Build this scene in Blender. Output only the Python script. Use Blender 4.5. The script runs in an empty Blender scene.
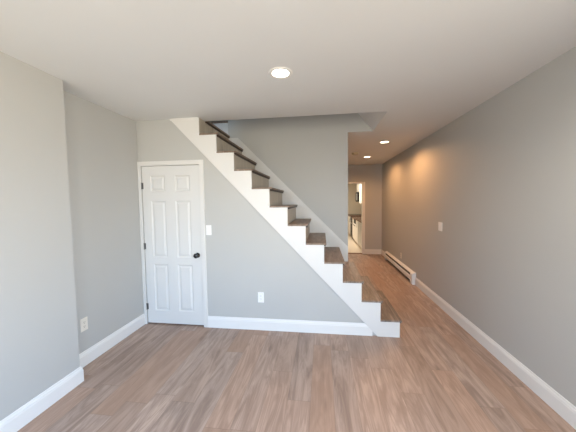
import bpy, bmesh, math, random
from mathutils import Vector, Matrix
from mathutils.geometry import tessellate_polygon
random.seed(7)
S = bpy.context.scene
COL = S.collection

# ------------------------------------------------------------------ camera
H = 2.54                      # ceiling height
D = 2.979                     # back wall (front face of the stair)
W = 0.990                     # stair width
YI = D + W                    # inner stair wall
LR, LB, DB = 2.253, 2.077, 1.914   # left recess wall, left bump-out wall, end of the bump-out
R, F = 1.677, 7.612           # right wall, far wall
REAR = -1.55
XE, XO = 0.386, 0.742         # end of inner wall, right end of the stair opening
YO = 3.130                    # near edge of the stair opening

cam = bpy.data.cameras.new('camera')
cam.sensor_width = 36.0
cam.lens = 260.03 / 576.0 * 36.0
cam.clip_start = 0.02
camo = bpy.data.objects.new('camera', cam)
COL.objects.link(camo)
yaw, pitch, roll = 0.1300, 0.0565, -0.0129
fw = Vector((-math.sin(yaw) * math.cos(pitch), math.cos(yaw) * math.cos(pitch), -math.sin(pitch)))
rt = Vector((math.cos(yaw), math.sin(yaw), 0))
up = rt.cross(fw)
r2 = rt * math.cos(roll) + up * math.sin(roll)
u2 = -rt * math.sin(roll) + up * math.cos(roll)
m = Matrix((r2, u2, -fw)).transposed().to_4x4()
m.translation = Vector((0, 0, 1.5377))
camo.matrix_world = m
S.camera = camo

# ------------------------------------------------------------------ world, light, exposure
S.view_settings.view_transform = 'Standard'
S.view_settings.look = 'None'
S.view_settings.exposure = 0.11
S.view_settings.gamma = 1.0
S.view_settings.use_curve_mapping = False
S.cycles.max_bounces = 12
S.cycles.diffuse_bounces = 8
S.cycles.sample_clamp_indirect = 6.0

world = bpy.data.worlds.new('world')
S.world = world
world.use_nodes = True
wt = world.node_tree
bg = wt.nodes['Background']
bg.inputs['Strength'].default_value = 18.0
wc = wt.nodes.new('ShaderNodeTexCoord')
wz = wt.nodes.new('ShaderNodeSeparateXYZ')
wm = wt.nodes.new('ShaderNodeMapRange')
wm.inputs['From Min'].default_value = -1.0
wr = wt.nodes.new('ShaderNodeValToRGB')
wr.color_ramp.elements[0].position = 0.0
wr.color_ramp.elements[0].color = (0.60, 0.54, 0.42, 1)      # ground outside
wr.color_ramp.elements[1].position = 1.0
wr.color_ramp.elements[1].color = (0.34, 0.62, 1.0, 1)       # zenith
for pos, c in ((0.46, (0.74, 0.66, 0.52)), (0.50, (0.88, 0.88, 0.86)), (0.54, (0.68, 0.84, 1.0)), (0.66, (0.36, 0.62, 1.0))):
    e = wr.color_ramp.elements.new(pos)
    e.color = (*c, 1)
wt.links.new(wc.outputs['Generated'], wz.inputs[0])
wt.links.new(wz.outputs[2], wm.inputs['Value'])
wt.links.new(wm.outputs['Result'], wr.inputs['Fac'])
wt.links.new(wr.outputs['Color'], bg.inputs['Color'])


def area(name, loc, target, sx, sy, power, color, spread=180):
    l = bpy.data.lights.new(name, 'AREA')
    l.shape = 'RECTANGLE'
    l.size, l.size_y = sx, sy
    l.energy = power
    l.color = color
    l.spread = math.radians(spread)
    o = bpy.data.objects.new(name, l)
    COL.objects.link(o)
    o.location = loc
    o.rotation_euler = (Vector(target) - Vector(loc)).to_track_quat('-Z', 'Y').to_euler()
    return o


# the sky and street light enter by the two windows in the wall behind the camera
WINS = [(-1.40, 0.78), (0.30, 0.38)]
ADDED_SIDE = (-1.42, -0.02)                         # unseen window added in the right wall to light the left side
for wx, ww in WINS:
    p = area('window_portal', (wx, REAR - 0.05, 1.45), (wx, 3.0, 1.45), ww, 1.66, 1, (1, 1, 1))
    p.data.cycles.is_portal = True
p = area('window_portal', (R + 0.05, sum(ADDED_SIDE) / 2, 1.45), (0, sum(ADDED_SIDE) / 2, 1.45), ADDED_SIDE[1] - ADDED_SIDE[0], 1.66, 1, (1, 1, 1))
p.data.cycles.is_portal = True
# upstairs bedroom daylight reaching the landing through its doorway
area('upstairs_daylight', (-1.85, 0.6, 3.9), (-1.85, 3.9, 3.0), 1.0, 1.2, 30, (0.66, 0.82, 1.0))


# ------------------------------------------------------------------ materials
def nt(name):
    mt = bpy.data.materials.new(name)
    mt.use_nodes = True
    t = mt.node_tree
    return mt, t, t.nodes['Principled BSDF']


def paint(name, col, rough=0.6, bump=0.02, scale=220.0, var=0.02, spec=0.3, metal=0.0):
    """painted or plain surface: slight tone variation and roller texture"""
    mt, t, b = nt(name)
    tc = t.nodes.new('ShaderNodeTexCoord')
    n1 = t.nodes.new('ShaderNodeTexNoise')
    n1.inputs['Scale'].default_value = 1.7
    n1.inputs['Detail'].default_value = 3
    t.links.new(tc.outputs['Object'], n1.inputs['Vector'])
    mx = t.nodes.new('ShaderNodeMix')
    mx.data_type = 'RGBA'
    mx.inputs['A'].default_value = (*[c * (1 - var) for c in col], 1)
    mx.inputs['B'].default_value = (*[min(1, c * (1 + var)) for c in col], 1)
    t.links.new(n1.outputs['Fac'], mx.inputs['Factor'])
    t.links.new(mx.outputs['Result'], b.inputs['Base Color'])
    b.inputs['Roughness'].default_value = rough
    b.inputs['Metallic'].default_value = metal
    b.inputs['Specular IOR Level'].default_value = spec
    if bump:
        n2 = t.nodes.new('ShaderNodeTexNoise')
        n2.inputs['Scale'].default_value = scale
        t.links.new(tc.outputs['Object'], n2.inputs['Vector'])
        bp = t.nodes.new('ShaderNodeBump')
        bp.inputs['Strength'].default_value = bump
        bp.inputs['Distance'].default_value = 0.002
        t.links.new(n2.outputs['Fac'], bp.inputs['Height'])
        t.links.new(bp.outputs['Normal'], b.inputs['Normal'])
    return mt


def emit(name, col, strength):
    mt, t, b = nt(name)
    b.inputs['Base Color'].default_value = (0.8, 0.8, 0.8, 1)
    b.inputs['Emission Color'].default_value = (*col, 1)
    b.inputs['Emission Strength'].default_value = strength
    return mt


def laminate(name, light, mid, dark, width=0.178, length=1.24, along='Y', rough=0.42, gaps=True, spec=0.35, seed=0.0):
    """oak-look boards: every board its own tone and grain"""
    mt, t, b = nt(name)
    N, L = t.nodes, t.links

    def math_(op, a, bb=None, c=None):
        n = N.new('ShaderNodeMath')
        n.operation = op
        for i, v in enumerate((a, bb, c)):
            if v is None:
                continue
            if isinstance(v, (int, float)):
                n.inputs[i].default_value = v
            else:
                L.new(v, n.inputs[i])
        return n.outputs[0]

    def comb(x, y, z):
        n = N.new('ShaderNodeCombineXYZ')
        for i, v in enumerate((x, y, z)):
            if isinstance(v, (int, float)):
                n.inputs[i].default_value = v
            else:
                L.new(v, n.inputs[i])
        return n.outputs[0]

    def noise(vec, detail=4, dist=0.0, rough_=0.55):
        n = N.new('ShaderNodeTexNoise')
        n.inputs['Scale'].default_value = 1.0
        n.inputs['Detail'].default_value = detail
        n.inputs['Roughness'].default_value = rough_
        n.inputs['Distortion'].default_value = dist
        L.new(vec, n.inputs['Vector'])
        return n.outputs['Fac']

    def sstep(v, lo, hi):
        n = N.new('ShaderNodeMapRange')
        n.interpolation_type = 'SMOOTHSTEP'
        n.inputs['From Min'].default_value = lo
        n.inputs['From Max'].default_value = hi
        L.new(v, n.inputs['Value'])
        return n.outputs['Result']

    def mix(f, a, bb):
        n = N.new('ShaderNodeMix')
        n.data_type = 'RGBA'
        if isinstance(f, (int, float)):
            n.inputs['Factor'].default_value = f
        else:
            L.new(f, n.inputs['Factor'])
        for k, v in (('A', a), ('B', bb)):
            if isinstance(v, tuple):
                n.inputs[k].default_value = (*v, 1)
            else:
                L.new(v, n.inputs[k])
        return n.outputs['Result']

    tc = N.new('ShaderNodeTexCoord')
    sp = N.new('ShaderNodeSeparateXYZ')
    L.new(tc.outputs['Object'], sp.inputs[0])
    a, c = (sp.outputs[0], sp.outputs[1]) if along == 'Y' else (sp.outputs[1], sp.outputs[0])
    if along == 'Z':
        a, c = sp.outputs[1], sp.outputs[2]
    a = math_('ADD', a, 20.03 + seed)
    u = math_('DIVIDE', a, width)
    iu = math_('FLOOR', u)
    w1 = N.new('ShaderNodeTexWhiteNoise')
    w1.noise_dimensions = '1D'
    L.new(iu, w1.inputs['W'])
    v = math_('ADD', math_('DIVIDE', c, length), math_('MULTIPLY', w1.outputs['Value'], 7.0))
    iv = math_('FLOOR', v)
    w2 = N.new('ShaderNodeTexWhiteNoise')
    w2.noise_dimensions = '2D'
    L.new(comb(iu, iv, 0.0), w2.inputs['Vector'])
    rs = N.new('ShaderNodeSeparateColor')
    L.new(w2.outputs['Color'], rs.inputs[0])
    r1, r2_, r3 = rs.outputs[0], rs.outputs[1], rs.outputs[2]
    off = math_('MULTIPLY', r1, 37.0)
    # broad streaks along the board
    g1 = noise(comb(math_('ADD', math_('MULTIPLY', a, 12.0), off), math_('MULTIPLY', c, 1.5), off), 6, 1.6, 0.62)
    # contour lines of a slow noise make cathedral figures
    cn = noise(comb(math_('ADD', math_('MULTIPLY', a, 7.0), off), math_('MULTIPLY', c, 0.55), off), 2, 0.4)
    cath = math_('ADD', math_('MULTIPLY', math_('SINE', math_('MULTIPLY', cn, 95.0)), 0.5), 0.5)
    # fine pores
    g2 = noise(comb(math_('ADD', math_('MULTIPLY', a, 150.0), off), math_('MULTIPLY', c, 6.0), off), 3, 0.2)
    tone = mix(sstep(g1, 0.30, 0.68), dark, light)
    tone = mix(math_('MULTIPLY', sstep(r3, 0.2, 1.0), 0.55), tone, mid)
    tone = mix(math_('MULTIPLY', math_('MULTIPLY', sstep(cath, 0.45, 1.0), sstep(r2_, 0.25, 0.8)), 0.46), tone, dark)
    tone = mix(math_('MULTIPLY', sstep(g2, 0.5, 0.78), 0.38), tone, dark)
    # knots
    vo = N.new('ShaderNodeTexVoronoi')
    vo.inputs['Scale'].default_value = 1.0
    L.new(comb(math_('ADD', math_('MULTIPLY', a, 5.0), off), math_('MULTIPLY', c, 1.3), off), vo.inputs['Vector'])
    kn = math_('SUBTRACT', 1.0, sstep(vo.outputs['Distance'], 0.03, 0.16))
    tone = mix(math_('MULTIPLY', kn, 0.55), tone, tuple(x * 0.6 for x in dark))
    hs = N.new('ShaderNodeHueSaturation')
    L.new(tone, hs.inputs['Color'])
    L.new(math_('ADD', math_('MULTIPLY', r2_, 0.20), 0.90), hs.inputs['Value'])
    L.new(math_('ADD', math_('MULTIPLY', r3, 0.3), 0.85), hs.inputs['Saturation'])
    out = hs.outputs['Color']
    if gaps:
        fu, fv = math_('FRACT', u), math_('FRACT', v)
        eu = math_('MINIMUM', fu, math_('SUBTRACT', 1.0, fu))
        ev = math_('MINIMUM', fv, math_('SUBTRACT', 1.0, fv))
        gu = math_('LESS_THAN', eu, 0.009)
        gv = math_('LESS_THAN', ev, 0.0016)
        out = mix(math_('MULTIPLY', math_('MAXIMUM', gu, gv), 0.32), out, tuple(x * 0.45 for x in dark))
    L.new(out, b.inputs['Base Color'])
    b.inputs['Roughness'].default_value = rough
    b.inputs['Specular IOR Level'].default_value = spec
    bp = N.new('ShaderNodeBump')
    bp.inputs['Strength'].default_value = 0.12
    bp.inputs['Distance'].default_value = 0.002
    L.new(g2, bp.inputs['Height'])
    L.new(bp.outputs['Normal'], b.inputs['Normal'])
    return mt


GREY = (0.490, 0.492, 0.478)
M = {
    'wall': paint('grey_wall_paint', GREY, 0.55),
    'ceil': paint('white_ceiling_paint', (0.725, 0.73, 0.72), 0.8),
    'white': paint('white_trim_paint', (0.71, 0.705, 0.69), 0.35, 0.0),
    'base': paint('white_trim_paint_lit', (0.79, 0.785, 0.77), 0.35, 0.0),  # the trim white, lightened to put stronger light into baseboards and kitchen casing
    'door': paint('white_door_paint', (0.68, 0.68, 0.67), 0.38, 0.0),
    'plate': paint('white_plastic', (0.86, 0.86, 0.85), 0.3, 0.0),
    'cream': paint('almond_plastic', (0.80, 0.76, 0.68), 0.35, 0.0),
    'slot': paint('dark_slot', (0.03, 0.03, 0.03), 0.6, 0.0),
    'knob': paint('black_bronze', (0.018, 0.016, 0.015), 0.16, 0.0, spec=0.6),
    'hinge': paint('dark_hinge_metal', (0.16, 0.16, 0.16), 0.35, 0.0, metal=0.7),
    'enamel': paint('heater_enamel', (0.80, 0.80, 0.79), 0.32, 0.0),
    'fin': paint('heater_fin_and_shade', (0.16, 0.14, 0.12), 0.5, 0.0, metal=0.3),
    'ring': paint('lamp_trim', (0.82, 0.80, 0.76), 0.4, 0.0),
    'lens': emit('lamp_lens', (1.0, 0.93, 0.80), 9.0),
    'lens2': emit('warm_lamp_lens', (1.0, 0.83, 0.60), 9.0),
    'detector': paint('aged_plastic', (0.58, 0.54, 0.40), 0.5, 0.0),
    'floor': laminate('oak_laminate_floor', (0.470, 0.340, 0.272), (0.400, 0.284, 0.224), (0.275, 0.188, 0.148)),
    'tread': laminate('oak_laminate_tread', (0.33, 0.25, 0.195), (0.26, 0.195, 0.15), (0.14, 0.10, 0.075), along='Y', width=0.6, length=3.0, gaps=False, seed=0.1),
    'riser': laminate('taupe_laminate_riser', (0.60, 0.55, 0.47), (0.58, 0.53, 0.45), (0.46, 0.41, 0.35), along='Z', width=1.6, length=3, gaps=False, rough=0.5),
    'nosing': paint('shade_darkened_nosing', (0.055, 0.036, 0.025), 0.45, 0.0),  # tread brown darkened to carry the shade under each tread edge
    'thresh': paint('dark_wood_strip', (0.20, 0.10, 0.05), 0.45, 0.0),
    'tile': paint('kitchen_tile', (0.62, 0.54, 0.44), 0.35, 0.0),
    'kwall': paint('kitchen_wall_paint', (0.56, 0.50, 0.40), 0.6, 0.0),
    'kcab': paint('kitchen_cabinet_paint', (0.84, 0.81, 0.75), 0.35, 0.0),
    'steel': paint('brushed_steel', (0.50, 0.49, 0.46), 0.35, 0.0, metal=0.5),
    'black': paint('black_appliance', (0.010, 0.010, 0.010), 0.5, 0.0, spec=0.2),
    'granite': paint('dark_counter', (0.075, 0.035, 0.022), 0.25, 0.0, var=0.4),
}


# ------------------------------------------------------------------ mesh helpers
def box(bm, x0, x1, y0, y1, z0, z1, bev=0.0, seg=2):
    t = bmesh.new()
    vs = [t.verts.new((x, y, z)) for x in (x0, x1) for y in (y0, y1) for z in (z0, z1)]
    for f in ((0, 1, 3, 2), (4, 6, 7, 5), (0, 4, 5, 1), (2, 3, 7, 6), (0, 2, 6, 4), (1, 5, 7, 3)):
        t.faces.new([vs[i] for i in f])
    if bev:
        bmesh.ops.bevel(t, geom=t.edges[:], offset=bev, segments=seg, affect='EDGES', profile=0.5)
    merge(bm, t)
    return bm


def merge(bm, t):
    bmesh.ops.recalc_face_normals(t, faces=t.faces[:])
    me = bpy.data.meshes.new('tmp')
    t.to_mesh(me)
    t.free()
    bm.from_mesh(me)
    bpy.data.meshes.remove(me)


def prism(bm, pts, axis, a0, a1):
    """extrude a 2D outline: axis 'Y' takes (x, z), 'X' takes (y, z), 'Z' takes (x, y)"""
    def P(p, a):
        return {'Y': (p[0], a, p[1]), 'X': (a, p[0], p[1]), 'Z': (p[0], p[1], a)}[axis]
    t = bmesh.new()
    A = [t.verts.new(P(p, a0)) for p in pts]
    B = [t.verts.new(P(p, a1)) for p in pts]
    n = len(pts)
    for tri in tessellate_polygon([[Vector((p[0], p[1], 0)) for p in pts]]):
        t.faces.new([A[i] for i in tri])
        t.faces.new([B[i] for i in tri[::-1]])
    for i in range(n):
        t.faces.new((A[i], A[(i + 1) % n], B[(i + 1) % n], B[i]))
    merge(bm, t)
    return bm


def lathe(bm, prof, origin, axis, seg=40):
    """revolve (radius, height) pairs about axis through origin"""
    ax = Vector(axis).normalized()
    ref = Vector((0, 0, 1)) if abs(ax.z) < 0.9 else Vector((1, 0, 0))
    e1 = ax.cross(ref).normalized()
    e2 = ax.cross(e1)
    t = bmesh.new()
    rings = []
    for r, h in prof:
        c = Vector(origin) + ax * h
        if r < 1e-6:
            rings.append([t.verts.new(c)])
        else:
            rings.append([t.verts.new(c + (e1 * math.cos(k * 2 * math.pi / seg) + e2 * math.sin(k * 2 * math.pi / seg)) * r) for k in range(seg)])
    for a, b in zip(rings, rings[1:]):
        for k in range(seg):
            k2 = (k + 1) % seg
            if len(a) == 1 and len(b) > 1:
                t.faces.new((a[0], b[k], b[k2]))
            elif len(b) == 1 and len(a) > 1:
                t.faces.new((a[k], b[0], a[k2]))
            elif len(a) > 1:
                t.faces.new((a[k], b[k], b[k2], a[k2]))
    merge(bm, t)
    return bm


def sweep(bm, path, side, prof):
    """moulding: (offset, z) outline carried along an XY polyline with mitred corners; side +1 = left of travel"""
    n = len(path)
    P = [Vector(p) for p in path]
    dirs = [(P[i + 1] - P[i]).normalized() for i in range(n - 1)]
    nor = [Vector((-d.y, d.x)) * side for d in dirs]
    t = bmesh.new()
    rows = []
    for i in range(n):
        if i == 0:
            mv = nor[0]
        elif i == n - 1:
            mv = nor[-1]
        else:
            s = nor[i - 1] + nor[i]
            mv = s / (1 + nor[i - 1].dot(nor[i]))
        rows.append([t.verts.new((P[i].x + mv.x * o, P[i].y + mv.y * o, z)) for o, z in prof])
    k = len(prof)
    for a, b in zip(rows, rows[1:]):
        for j in range(k):
            t.faces.new((a[j], a[(j + 1) % k], b[(j + 1) % k], b[j]))
    t.faces.new(rows[0])
    t.faces.new(rows[-1][::-1])
    merge(bm, t)
    return bm


def obj(name, bm, mat, parent=None, smooth=False):
    me = bpy.data.meshes.new(name)
    bm.to_mesh(me)
    bm.free()
    me.materials.append(M[mat] if isinstance(mat, str) else mat)
    if smooth:
        for p in me.polygons:
            p.use_smooth = True
        try:
            me.set_sharp_from_angle(angle=math.radians(35))
        except Exception:
            pass
    o = bpy.data.objects.new(name, me)
    COL.objects.link(o)
    if parent:
        o.parent = parent
        base, q = Vector((0, 0, 0)), parent
        while q:
            base += Vector(q.location)
            q = q.parent
        me.transform(Matrix.Translation(-base))
    return o


def struct(name, bm, mat, label=None, parent=None):
    o = obj(name, bm, mat, parent)
    o['kind'] = 'structure'
    if label:
        o['label'] = label
        o['category'] = name.split('_')[0]
    return o


def thing(name, loc, label, cat, group=None):
    o = bpy.data.objects.new(name, None)
    o.empty_display_size = 0.1
    COL.objects.link(o)
    o.location = loc
    o['label'] = label
    o['category'] = cat
    if group:
        o['group'] = group
    return o


B = bmesh.new

# ------------------------------------------------------------------ room shell
struct('floor', box(B(), -LR - 0.1, R + 0.1, REAR - 0.1, F + 0.06, -0.1, 0), 'floor',
       'brown oak laminate plank floor running from the front room into the hall')
b = B()
box(b, -LR - 0.1, R + 0.1, REAR - 0.1, YO, H, H + 0.25)                 # front room
box(b, XO, R + 0.1, YO, F + 0.12, H, H + 0.25)                          # right of the stair opening
box(b, -LR - 0.1, XE, YI + 0.12, F + 0.12, H, H + 0.25)
box(b, XE, XO, YI + 0.0205, F + 0.12, H, H + 0.25)                 # behind the stair
struct('ceiling', b, 'ceil', 'smooth white ceiling with an opening over the staircase')

b = B()
box(b, R, R + 0.1, REAR - 0.1, ADDED_SIDE[0], 0, H)
box(b, R, R + 0.1, ADDED_SIDE[1], F + 0.12, 0, H)
box(b, R, R + 0.1, ADDED_SIDE[0], ADDED_SIDE[1], 0, 0.62)
box(b, R, R + 0.1, ADDED_SIDE[0], ADDED_SIDE[1], 2.28, H)
struct('wall_right', b, 'wall', 'long grey wall on the right with two warm pools of lamp light')
b = B()
box(b, -LR - 0.1, -LR, DB - 0.05, F + 0.12, 0, H + 2.7)
struct('wall_left', b, 'wall', 'grey recessed left wall between the bump-out and the white door')
struct('wall_left_near', box(B(), -LR - 0.1, -LB, REAR - 0.1, DB, 0, H), 'wall', 'grey bump-out wall at the near left edge')

RX, RZ = 0.2080, 0.2158                       # going and rise


def sx(k):
    return 0.8545 - RX * (k - 1)


def sz(k):
    return 0.173 + RZ * (k - 1)               # underside of tread k


TH = 0.019                                    # tread thickness
DL, DR, DT = -2.213, -1.452, 1.992            # door opening
pts = [(-LR, 0), (DL, 0), (DL, DT), (DR, DT), (DR, 0), (0.77, 0), (-1.43, 2.30), (-1.60, 2.48), (-1.60, H), (-LR, H)]
struct('wall_back', prism(B(), pts, 'Y', D, D + 0.10), 'wall', 'grey triangular wall under the stair with the white door in it')
b = B()
box(b, -1.44, XE, YI, YI + 0.12, 0, H + 2.7)
box(b, XE, XO - 0.002, YI, YI + 0.02, H + 0.0005, H + 0.2505)
box(b, XE, XO + 0.12, YI, YI + 0.12, H + 0.2505, H + 2.7)
struct('wall_stair', b, 'wall', 'grey wall behind the staircase ending at the hall')
# far wall with the kitchen opening
KX0, KX1, KZ = 0.25, 1.150, 2.015
pts = [(-LR, 0), (KX0, 0), (KX0, KZ), (KX1, KZ), (KX1, 0), (R, 0), (R, H), (-LR, H)]
struct('wall_far', prism(B(), pts, 'Y', F, F + 0.12), 'wall', 'grey wall at the end of the hall beside the kitchen opening')
# rear wall with two windows, behind the camera
b = B()
wins = WINS
xs = [-LR]
for c, w in wins:
    xs += [c - w / 2, c + w / 2]
xs.append(R)
for i in range(0, len(xs), 2):
    box(b, xs[i], xs[i + 1], REAR - 0.1, REAR, 0, H)
for c, w in wins:
    box(b, c - w / 2, c + w / 2, REAR - 0.1, REAR, 0, 0.62)
    box(b, c - w / 2, c + w / 2, REAR - 0.1, REAR, 2.28, H)
struct('wall_rear', b, 'wall', 'grey wall with two windows behind the viewer')
for i, (c, w) in enumerate(wins):
    b = B()
    for x0, x1, z0, z1 in ((c - w / 2 - 0.07, c - w / 2, 0.55, 2.35), (c + w / 2, c + w / 2 + 0.07, 0.55, 2.35),
                           (c - w / 2, c + w / 2, 2.28, 2.35), (c - w / 2, c + w / 2, 0.55, 0.62)):
        box(b, x0, x1, REAR, REAR + 0.018, z0, z1, 0.004)
    struct('window_%d' % (i + 1), b, 'white', 'white window casing in the wall behind the viewer, %s one' % ('left' if i == 0 else 'right'))

b = B()
for y0, y1, z0, z1 in ((ADDED_SIDE[0] - 0.07, ADDED_SIDE[0], 0.55, 2.35), (ADDED_SIDE[1], ADDED_SIDE[1] + 0.07, 0.55, 2.35),
                       (ADDED_SIDE[0], ADDED_SIDE[1], 2.28, 2.35), (ADDED_SIDE[0], ADDED_SIDE[1], 0.55, 0.62)):
    box(b, R - 0.018, R, y0, y1, z0, z1, 0.004)
struct('window_3', b, 'white', 'white casing of an unseen window added in the right wall for its light')

# ------------------------------------------------------------------ upper storey seen through the stair opening
b = B()
box(b, -1.44, XO + 0.12, YO - 0.10, YO, H + 0.25, H + 2.7)
box(b, -LR, -1.44, YO - 0.10, YO, H + 2.3, H + 2.7)
box(b, -LR - 0.1, -1.34, -0.3, -0.2, H + 0.25, H + 2.7)  # unseen walls from here on, added to keep sky light out upstairs
box(b, -LR - 0.1, -LR, -0.2, DB - 0.05, H + 0.25, H + 2.7)
box(b, -1.44, -1.34, -0.2, YO - 0.10, H + 0.25, H + 2.7)
struct('wall_upper_front', b, 'wall', 'grey wall above the near edge of the stair opening, plus unseen walls added against stray light')
b = B()
prism(b, [(XO - 0.001, H + 0.0005), (XO - 0.001, H + 0.25), (XO - 1.75, H + 2.69), (XO - 2.15, H + 2.69)], 'Y', YO + 0.001, YI - 0.001)
struct('ceiling_slope', b, 'ceil', 'pale sloping soffit at the right end of the stair opening')
b = B()
box(b, -LR - 0.1, XO + 0.12, -0.2, F, H + 2.7, H + 2.8)
struct('ceiling_upper', b, 'ceil', 'ceiling of the upper storey')
b = B()
box(b, -LR, -1.44, YI + 0.12, F - 0.6, H + 0.25, H + 0.251)
box(b, -LR, -1.44, F - 0.7, F - 0.6, H + 0.25, H + 2.7)
box(b, -1.44, -1.34, YI + 0.12, F - 0.6, H + 0.25, H + 2.7)
struct('wall_upper_back', b, 'wall', 'grey wall at the back of the upper landing')

# ------------------------------------------------------------------ baseboards
BH = 0.138
PROF = [(0, 0), (0.016, 0), (0.016, 0.102), (0.0135, 0.106), (0.0135, 0.112), (0.0115, 0.119), (0.0075, 0.124), (0.0065, 0.132), (0.004, BH), (0, BH)]


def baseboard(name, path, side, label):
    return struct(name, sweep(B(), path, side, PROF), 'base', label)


baseboard('baseboard_left_near', [(-LB, REAR), (-LB, DB), (-LR, DB)], -1, 'white baseboard wrapping the near left bump-out')
baseboard('baseboard_left', [(-LR, DB + 0.016), (-LR, D - 0.015)], -1, 'white baseboard along the recessed left wall')
baseboard('baseboard_back', [(-1.396, D), (0.56, D)], -1, 'white baseboard under the stair wall right of the door')
baseboard('baseboard_right', [(R, REAR), (R, 4.875)], 1, 'white baseboard along the right wall up to the heater')
baseboard('baseboard_far', [(R, 6.965), (R, F), (1.216, F)], 1, 'short white baseboard around the far right corner of the hall')

# ------------------------------------------------------------------ closet door
CW = 0.054
b = B()
cas = [(0.0, 0.0), (0.0, 0.010), (0.012, 0.016), (0.040, 0.016), (CW, 0.012), (CW, 0.0)]
# three casing boards: left leg is cut narrow by the corner
box(b, -LR + 0.001, DL - 0.001, D - 0.015, D, 0, DT + CW, 0.003)
prism(b, [(DR, 0), (DR + CW, 0), (DR + CW, DT + CW), (DR, DT)], 'Y', D - 0.013, D)
box(b, DR + 0.014, DR + CW - 0.006, D - 0.017, D - 0.012, 0, DT + 0.014, 0.002)
prism(b, [(-LR + 0.001, DT), (DR, DT), (DR + CW, DT + CW), (-LR + 0.001, DT + CW)], 'Y', D - 0.013, D)
box(b, -LR + 0.002, DR + CW - 0.006, D - 0.017, D - 0.012, DT + 0.014, DT + CW - 0.006, 0.002)
struct('trim_1', b, 'white', 'white casing around the panelled door')

d0, d1, dz0, dz1 = DL + 0.004, DR - 0.004, 0.016, DT - 0.004
yf = D + 0.004
t = B()
xcols = [d0, -2.100, -1.906, -1.777, -1.583, d1]
zrows = [dz0, 0.178, 0.770, 0.858, 1.560, 1.675, 1.870, dz1]
grid = {}


def V(x, y, z):
    k = (round(x, 5), round(y, 5), round(z, 5))
    if k not in grid:
        grid[k] = t.verts.new(k)
    return grid[k]


for i in range(5):
    for j in range(7):
        xa, xb, za, zb = xcols[i], xcols[i + 1], zrows[j], zrows[j + 1]
        if i in (1, 3) and j in (1, 3, 5):
            loops = [(0, 0), (0.010, 0.009), (0.020, 0.010), (0.042, 0.003)]
            rect = lambda ins, dp: [V(xa + ins, yf + dp, za + ins), V(xb - ins, yf + dp, za + ins), V(xb - ins, yf + dp, zb - ins), V(xa + ins, yf + dp, zb - ins)]
            rs = [rect(*q) for q in loops]
            for p, q in zip(rs, rs[1:]):
                for e in range(4):
                    t.faces.new((p[e], p[(e + 1) % 4], q[(e + 1) % 4], q[e]))
            t.faces.new(rs[-1])
        else:
            t.faces.new((V(xa, yf, za), V(xb, yf, za), V(xb, yf, zb), V(xa, yf, zb)))
yb = yf + 0.035
edge = [e for e in t.edges if len(e.link_faces) == 1]
ret = bmesh.ops.extrude_edge_only(t, edges=edge)
for v in ret['geom']:
    if isinstance(v, bmesh.types.BMVert):
        v.co.y = yb
bk = [e for e in t.edges if len(e.link_faces) == 1]
bmesh.ops.contextual_create(t, geom=bk)
bmesh.ops.recalc_face_normals(t, faces=t.faces[:])
door = obj('door_1', t, 'door')
door['kind'] = 'structure'
door['label'] = 'white six panel door with black knob in the wall under the stair'
door['category'] = 'door'
kx, kz = -1.513, 0.893
b = B()
lathe(b, [(0, 0), (0.032, 0), (0.032, 0.004), (0.027, 0.009), (0.012, 0.011), (0.011, 0.026), (0.020, 0.031), (0.029, 0.041), (0.030, 0.050), (0.025, 0.059), (0.013, 0.064), (0, 0.065)], (kx, yf, kz), (0, -1, 0), 40)
k = obj('door_knob', b, 'knob', door, True)
k['label'] = 'black knob'
for zc in (1.750, 0.997, 0.228):
    b = B()
    lathe(b, [(0, -0.041), (0.0065, -0.041), (0.0065, 0.041), (0, 0.041)], (DL + 0.001, yf - 0.009, zc), (0, 0, 1), 14)
    box(b, DL + 0.001, DL + 0.020, yf - 0.0035, yf - 0.0005, zc - 0.038, zc + 0.038)
    hk = obj('hinge', b, 'hinge', door)
    hk['label'] = 'dark grey hinge'

# ------------------------------------------------------------------ staircase
st = thing('staircase', (0.0, D + W / 2, 0), 'straight white staircase with brown laminate treads climbing to the left', 'stairs')
YS = D - 0.018                                # outer face of the skirt
pts = [(sx(1), 0.0)]
for k in range(1, 12):
    pts += [(sx(k), sz(k) - 0.0005), (sx(k + 1), sz(k) - 0.0005)]
pts += [(sx(12), H - 0.001), (0.491 - (H - 0.001 - 0.129) / 1.0505, H - 0.001), (0.615, 0.0)]
b = B()
prism(b, pts, 'Y', YS, D)
box(b, -1.795, sx(12) + 0.004, YS - 0.006, YS + 0.001, H - 0.024, H - 0.001, 0.002)
obj('outer_skirt', b, 'white', st)
# inner skirt board on the wall
b = B()
pts = [(-1.44, 2.60 + TH), (-1.285, 2.53), (XE, 0.846), (XE, 0.45), (-1.44, 2.25)]
pts[0] = (-1.44, 2.53)
prism(b, pts, 'Y', YI - 0.014, YI)
obj('inner_skirt', b, 'white', st)
for k in range(1, 13):
    z0 = 0.0 if k == 1 else sz(k - 1) + TH
    x = sx(k)
    y0 = YS + 0.002 if k < 12 else D
    obj('riser', box(B(), x - 0.018, x - 0.0005, D + 0.0, YI - 0.014, z0, sz(k)), 'riser', st)
    if k < 12:
        xb = sx(k + 1)
        b = B()
        box(b, xb, x + 0.026, YS - 0.003, YI - 0.014, sz(k), sz(k) + TH, 0.003)
        tr = obj('tread', b, 'tread', st)
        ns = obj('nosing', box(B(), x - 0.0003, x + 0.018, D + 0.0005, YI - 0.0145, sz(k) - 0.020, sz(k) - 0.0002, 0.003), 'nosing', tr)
b = B()
box(b, -LR, sx(12) + 0.022, YO, YI - 0.0005, sz(12), sz(12) + TH, 0.005)
o = obj('tread', b, 'tread', st)
o['label'] = 'landing at the top of the stair'
obj('nosing', box(B(), sx(12) - 0.0003, sx(12) + 0.018, YO + 0.001, YI - 0.0145, sz(12) - 0.020, sz(12) - 0.0002, 0.003), 'nosing', o)
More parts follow.
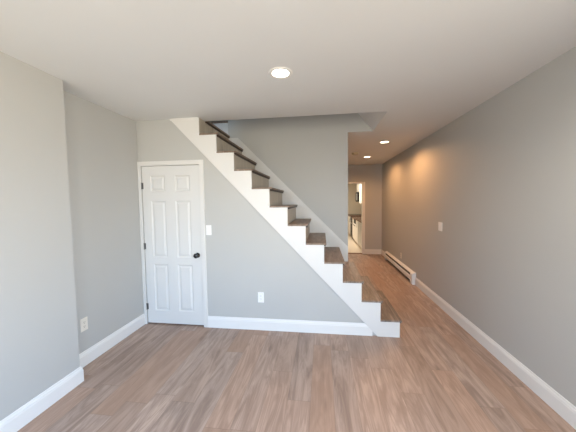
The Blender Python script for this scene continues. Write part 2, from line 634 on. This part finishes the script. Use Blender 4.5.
# the last step turns back at the landing
zt = H + 0.25
obj('riser', box(B(), -LR, -1.441, YI, YI + 0.018, sz(12) + TH, zt - TH), 'white', st)
obj('tread', box(B(), -LR, -1.441, YI - 0.022, YI + 0.30, zt - TH, zt, 0.005), 'tread', st)

# ------------------------------------------------------------------ kitchen beyond the hall
CWK = 0.064
b = B()
box(b, KX1, KX1 + CWK, F - 0.016, F, 0, KZ + 0.04, 0.003)
box(b, KX0 - CWK, KX0, F - 0.016, F, 0, KZ + 0.04, 0.003)
box(b, KX0, KX1, F - 0.016, F, KZ, KZ + 0.04, 0.003)
box(b, KX1 - 0.012, KX1, F, F + 0.12, 0, KZ)
box(b, KX0, KX0 + 0.012, F, F + 0.12, 0, KZ)
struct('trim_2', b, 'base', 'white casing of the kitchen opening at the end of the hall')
struct('trim_3', box(B(), KX0 + 0.012, KX1 - 0.012, F - 0.03, F + 0.10, 0.0, 0.014, 0.004), 'thresh', 'dark wood threshold strip in the kitchen opening')
KR, KB = 1.76, 12.3
struct('floor_kitchen', box(B(), -0.6, KR, F + 0.06, KB, -0.1, 0.002), 'tile', 'pale tan kitchen floor')
struct('ceiling_kitchen', box(B(), -0.6, KR + 0.1, F + 0.12, KB + 0.1, H, H + 0.1), 'ceil', 'kitchen ceiling')
struct('wall_kitchen_right', box(B(), KR, KR + 0.1, F + 0.12, KB + 0.1, 0, H), 'kwall', 'beige kitchen wall behind the cabinets')
struct('wall_kitchen_back', box(B(), -0.6, KR, KB, KB + 0.1, 0, H), 'kwall', 'beige wall at the back of the kitchen')
struct('wall_kitchen_left', box(B(), -0.7, -0.6, F + 0.12, KB + 0.1, 0, H), 'kwall', 'left wall of the kitchen')
KF = 1.165                                     # front of the base units


def base_unit(y0, y1, name, label, body, front, handle, cat, band=None):
    u = thing(name, ((KF + KR) / 2, (y0 + y1) / 2, 0.002), label, cat)
    b = B()
    box(b, KF + 0.02, KR - 0.002, y0 + 0.002, y1 - 0.002, 0.10, 0.872)
    box(b, KF + 0.08, KR - 0.002, y0 + 0.002, y1 - 0.002, 0.003, 0.10)
    obj('body', b, body, u)
    b = B()
    box(b, KF, KF + 0.02, y0 + 0.006, y1 - 0.006, 0.11, 0.70 if band else 0.862, 0.004)
    if not band and front == 'kcab':
        box(b, KF - 0.006, KF + 0.004, y0 + 0.07, y1 - 0.07, 0.19, 0.78, 0.004)
    d = obj('door', b, front, u)
    b = B()
    box(b, KF - 0.03, KF - 0.018, y0 + 0.08, y1 - 0.08 if band else y0 + 0.095, 0.64, 0.66 if band else 0.78, 0.003)
    for q in ((y0 + 0.09, 0.65), ((y1 - 0.09) if band else y0 + 0.088, 0.65 if band else 0.77)):
        box(b, KF - 0.02, KF + 0.001, q[0] - 0.004, q[0] + 0.004, q[1] - 0.004, q[1] + 0.004)
    obj('handle', b, handle, d)
    if band:
        obj('control_panel', box(B(), KF - 0.004, KF + 0.02, y0 + 0.006, y1 - 0.006, 0.715, 0.862, 0.004), band, u)
    return u


base_unit(7.82, 8.75, 'base_cabinet', 'pale grey kitchen base unit nearest to the opening', 'kcab', 'steel', 'steel', 'cabinet')
base_unit(8.75, 9.20, 'base_cabinet', 'narrow white kitchen base cabinet beside the pale grey unit', 'kcab', 'kcab', 'steel', 'cabinet')
base_unit(9.20, 9.80, 'dishwasher', 'white dishwasher with a black control panel between white cabinets', 'kcab', 'kcab', 'black', 'dishwasher', 'black')
base_unit(9.80, 10.25, 'base_cabinet', 'white kitchen base cabinet next to the black oven', 'kcab', 'kcab', 'steel', 'cabinet')
base_unit(10.25, 10.95, 'oven', 'black kitchen oven below the microwave', 'black', 'black', 'steel', 'oven', 'black')
base_unit(10.95, 12.0, 'base_cabinet', 'white kitchen base cabinet on the far side of the black oven', 'kcab', 'kcab', 'steel', 'cabinet')
b = B()
box(b, KF - 0.025, KR - 0.002, 7.80, 10.25, 0.8725, 0.912, 0.004)
box(b, KF - 0.025, KR - 0.002, 10.95, KB - 0.003, 0.8725, 0.912, 0.004)
ct = obj('countertop', b, 'granite')
ct['label'] = 'dark reddish countertop over the kitchen base units'
ct['category'] = 'countertop'
UF = 1.42


def wall_unit(y0, y1, z0, z1, label):
    u = thing('wall_cabinet', ((UF + KR) / 2, (y0 + y1) / 2, z0), label, 'cabinet', 'white kitchen wall cabinets')
    obj('body', box(B(), UF + 0.02, KR - 0.001, y0 + 0.001, y1 - 0.001, z0, z1, 0.002), 'kcab', u)
    b = B()
    n = max(1, round((y1 - y0) / 0.6))
    for i in range(n):
        a, c = y0 + (y1 - y0) * i / n + 0.004, y0 + (y1 - y0) * (i + 1) / n - 0.004
        b = B()
        box(b, UF, UF + 0.02, a, c, z0 + 0.004, z1 - 0.004, 0.003)
        d = obj('door', b, 'kcab', u)
        obj('knob', lathe(B(), [(0, 0), (0.006, 0), (0.006, 0.012), (0.013, 0.017), (0.011, 0.024), (0, 0.026)], (UF, a + 0.05, z0 + 0.07), (-1, 0, 0), 14), 'steel', d, True)
    return u


wall_unit(7.95, 10.25, 1.42, 2.22, 'tall white kitchen wall cabinet reaching lower than the microwave')
wall_unit(10.25, 11.0, 1.87, 2.22, 'short white kitchen wall cabinet above the black microwave')
mw = thing('microwave', ((UF + KR) / 2, 10.62, 1.48), 'black microwave hung under the short kitchen wall cabinet', 'microwave')
obj('body', box(B(), UF - 0.02, KR - 0.001, 10.255, 10.995, 1.48, 1.869, 0.004), 'black', mw)
md = obj('door', box(B(), UF - 0.045, UF - 0.02, 10.45, 10.99, 1.50, 1.85, 0.006), 'black', mw)
obj('handle', box(B(), UF - 0.075, UF - 0.046, 10.46, 10.48, 1.54, 1.81, 0.005), 'steel', md)
obj('control_panel', box(B(), UF - 0.04, UF - 0.02, 10.26, 10.44, 1.50, 1.85, 0.004), 'black', mw)

# ------------------------------------------------------------------ baseboard heater
HY0, HY1 = 4.880, 6.960
hw = thing('baseboard_heater', (R - 0.035, (HY0 + HY1) / 2, 0), 'long white baseboard heater at the foot of the right hall wall', 'heater')
b = B()
prism(b, [(R - 0.002, 0.012), (R - 0.002, 0.215), (R - 0.050, 0.200), (R - 0.062, 0.186), (R - 0.060, 0.183), (R - 0.048, 0.194), (R - 0.008, 0.206), (R - 0.008, 0.17), (R - 0.006, 0.012)], 'Y', HY0 + 0.01, HY1 - 0.01)
obj('back_panel', b, 'enamel', hw)
b = B()
prism(b, [(R - 0.068, 0.062), (R - 0.068, 0.128), (R - 0.058, 0.140), (R - 0.055, 0.138), (R - 0.063, 0.127), (R - 0.063, 0.066), (R - 0.046, 0.052), (R - 0.046, 0.049)], 'Y', HY0 + 0.03, HY1 - 0.03)
obj('front_cover', b, 'enamel', hw)
b = B()
for i in range(150):
    y = HY0 + 0.06 + i * (HY1 - HY0 - 0.12) / 149
    box(b, R - 0.054, R - 0.010, y - 0.0008, y + 0.0008, 0.040, 0.165)
lathe(b, [(0, 0), (0.011, 0), (0.011, HY1 - HY0 - 0.08), (0, HY1 - HY0 - 0.08)], (R - 0.034, HY0 + 0.04, 0.118), (0, 1, 0), 12)
box(b, R - 0.0085, R - 0.0065, HY0 + 0.05, HY1 - 0.05, 0.013, 0.168)  # dark sheet over the back panel, standing for shade in the gap
obj('element_with_gap_shade', b, 'fin', hw)
for y0, y1 in ((HY0, HY0 + 0.10), (HY1 - 0.06, HY1)):
    b = B()
    prism(b, [(R - 0.001, 0.0), (R - 0.001, 0.218), (R - 0.050, 0.205), (R - 0.071, 0.186), (R - 0.072, 0.012), (R - 0.060, 0.0)], 'Y', y0, y1)
    obj('end_cap', b, 'enamel', hw)


# ------------------------------------------------------------------ switches and outlets
def plate(name, loc, normal, w, h, label, cat, kind, mat='plate', gangs=1):
    """built facing -Y at the origin, then turned to the wall's normal"""
    root = thing(name, loc, label, cat)
    root.rotation_euler = (0, 0, {'-Y': 0, '+X': math.pi / 2, '-X': -math.pi / 2}[normal])

    def add(n, b, m_, par=root, smooth=False):
        me = bpy.data.meshes.new(n)
        b.to_mesh(me)
        b.free()
        me.materials.append(M[m_])
        o = bpy.data.objects.new(n, me)
        COL.objects.link(o)
        o.parent = par
        return o
    add('cover_plate', box(B(), -w / 2, w / 2, -0.006, 0, -h / 2, h / 2, 0.0028), mat)
    for g in range(gangs):
        xc = (g - (gangs - 1) / 2) * 0.046
        if kind == 'rocker':
            b = B()
            prism(b, [(-0.0055, -0.033), (-0.0085, -0.033), (-0.0075, 0.0), (-0.0120, 0.033), (-0.0055, 0.033)], 'X', xc - 0.0165, xc + 0.0165)
            add('rocker', b, mat)
        elif kind == 'toggle':
            b = B()
            box(b, xc - 0.006, xc + 0.006, -0.0075, -0.0055, -0.013, 0.013, 0.001)
            prism(b, [(-0.006, -0.006), (-0.018, 0.006), (-0.018, 0.012), (-0.006, 0.006)], 'X', xc - 0.004, xc + 0.004)
            add('toggle', b, mat)
        else:
            for s in (-1, 1):
                zc = s * 0.0195
                b = B()
                lathe(b, [(0, 0), (0.0165, 0), (0.0160, 0.002), (0, 0.002)], (xc, -0.0055, zc), (0, -1, 0), 28)
                f = add('socket', b, mat)
                b = B()
                box(b, xc - 0.0075, xc - 0.0055, -0.0082, -0.0072, zc - 0.001, zc + 0.008)
                box(b, xc + 0.0055, xc + 0.0075, -0.0082, -0.0072, zc - 0.001, zc + 0.007)
                lathe(b, [(0, 0), (0.0026, 0), (0.0026, 0.001), (0, 0.001)], (xc, -0.0072, zc - 0.008), (0, -1, 0), 12)
                add('slot', b, 'slot', f)
    for s in (-1, 1):
        if kind != 'outlet':
            add('screw', lathe(B(), [(0, 0), (0.003, 0), (0.0025, 0.001), (0, 0.001)], (0, -0.006, s * 0.048), (0, -1, 0), 12), mat)
    return root


plate('light_switch', (-1.356, D, 1.203), '-Y', 0.070, 0.122, 'white light switch beside the frame of the panelled door', 'light switch', 'rocker')
plate('light_switch', (R, 3.945, 1.150), '-X', 0.122, 0.125, 'white double light switch on the long right wall', 'light switch', 'rocker', 'plate', 2)
plate('wall_outlet', (-0.728, D, 0.396), '-Y', 0.073, 0.124, 'white wall outlet low on the grey wall under the stair', 'outlet', 'outlet')
plate('wall_outlet', (-LR, 2.140, 0.393), '+X', 0.075, 0.124, 'cream wall outlet low on the recessed left wall', 'outlet', 'outlet', 'cream')
plate('wall_outlet', (R, 5.770, 0.348), '-X', 0.073, 0.120, 'cream wall outlet just above the baseboard heater', 'outlet', 'outlet', 'cream')


# ------------------------------------------------------------------ ceiling lamps and detector
def downlight(x, y, label, lens, power, color, angle, blend):
    root = thing('recessed_light', (x, y, H), label, 'ceiling light', 'round recessed ceiling lights')
    b = B()
    lathe(b, [(0.066, 0.003), (0.072, 0.006), (0.090, 0.005), (0.095, 0.0), (0.066, 0.0)], (x, y, H), (0, 0, -1), 48)
    obj('trim_ring', b, 'ring', root, True)
    b = B()
    lathe(b, [(0, 0.0), (0.0665, 0.0), (0.0665, 0.0022), (0.05, 0.004), (0, 0.005)], (x, y, H), (0, 0, -1), 40)
    obj('lens', b, lens, root, True)
    l = bpy.data.lights.new('lamp_beam', 'SPOT')
    l.energy = power
    l.color = color
    l.spot_size = math.radians(angle)
    l.spot_blend = blend
    l.shadow_soft_size = 0.06
    o = bpy.data.objects.new('lamp_beam', l)
    COL.objects.link(o)
    o.parent = root
    o.location = (0, 0, -0.012)
    return root


WARM = (1.0, 0.50, 0.20)
downlight(-0.315, 2.070, 'round recessed ceiling light over the front room', 'lens', 9, (1.0, 0.86, 0.68), 168, 0.5)
downlight(0.950, 0.550, 'unseen recessed ceiling light added above the viewer', 'lens', 140, (1.0, 0.91, 0.79), 168, 0.5)  # lamp added out of view to brighten the right wall and floor
downlight(1.077, 4.740, 'nearer of the two round recessed lights over the hall', 'lens2', 78, WARM, 165, 0.5)
downlight(1.044, 6.285, 'farther of the two round recessed lights over the hall', 'lens2', 74, WARM, 165, 0.5)
kl = area('kitchen_ceiling_lamp', (0.5, 9.6, H - 0.02), (0.5, 9.6, 0), 0.5, 0.5, 70, (1.0, 0.89, 0.74))

sd = thing('smoke_detector', (0.70, 5.70, H), 'small round yellowed smoke detector on the hall ceiling', 'smoke detector')
b = B()
lathe(b, [(0, 0), (0.072, 0), (0.074, 0.006), (0.070, 0.010)], (0.70, 5.70, H), (0, 0, -1), 40)
obj('base', b, 'detector', sd, True)
b = B()
lathe(b, [(0.066, 0.0098), (0.066, 0.026), (0.056, 0.038), (0.022, 0.042), (0.018, 0.039), (0, 0.039)], (0.70, 5.70, H), (0, 0, -1), 40)
obj('housing', b, 'detector', sd, True)
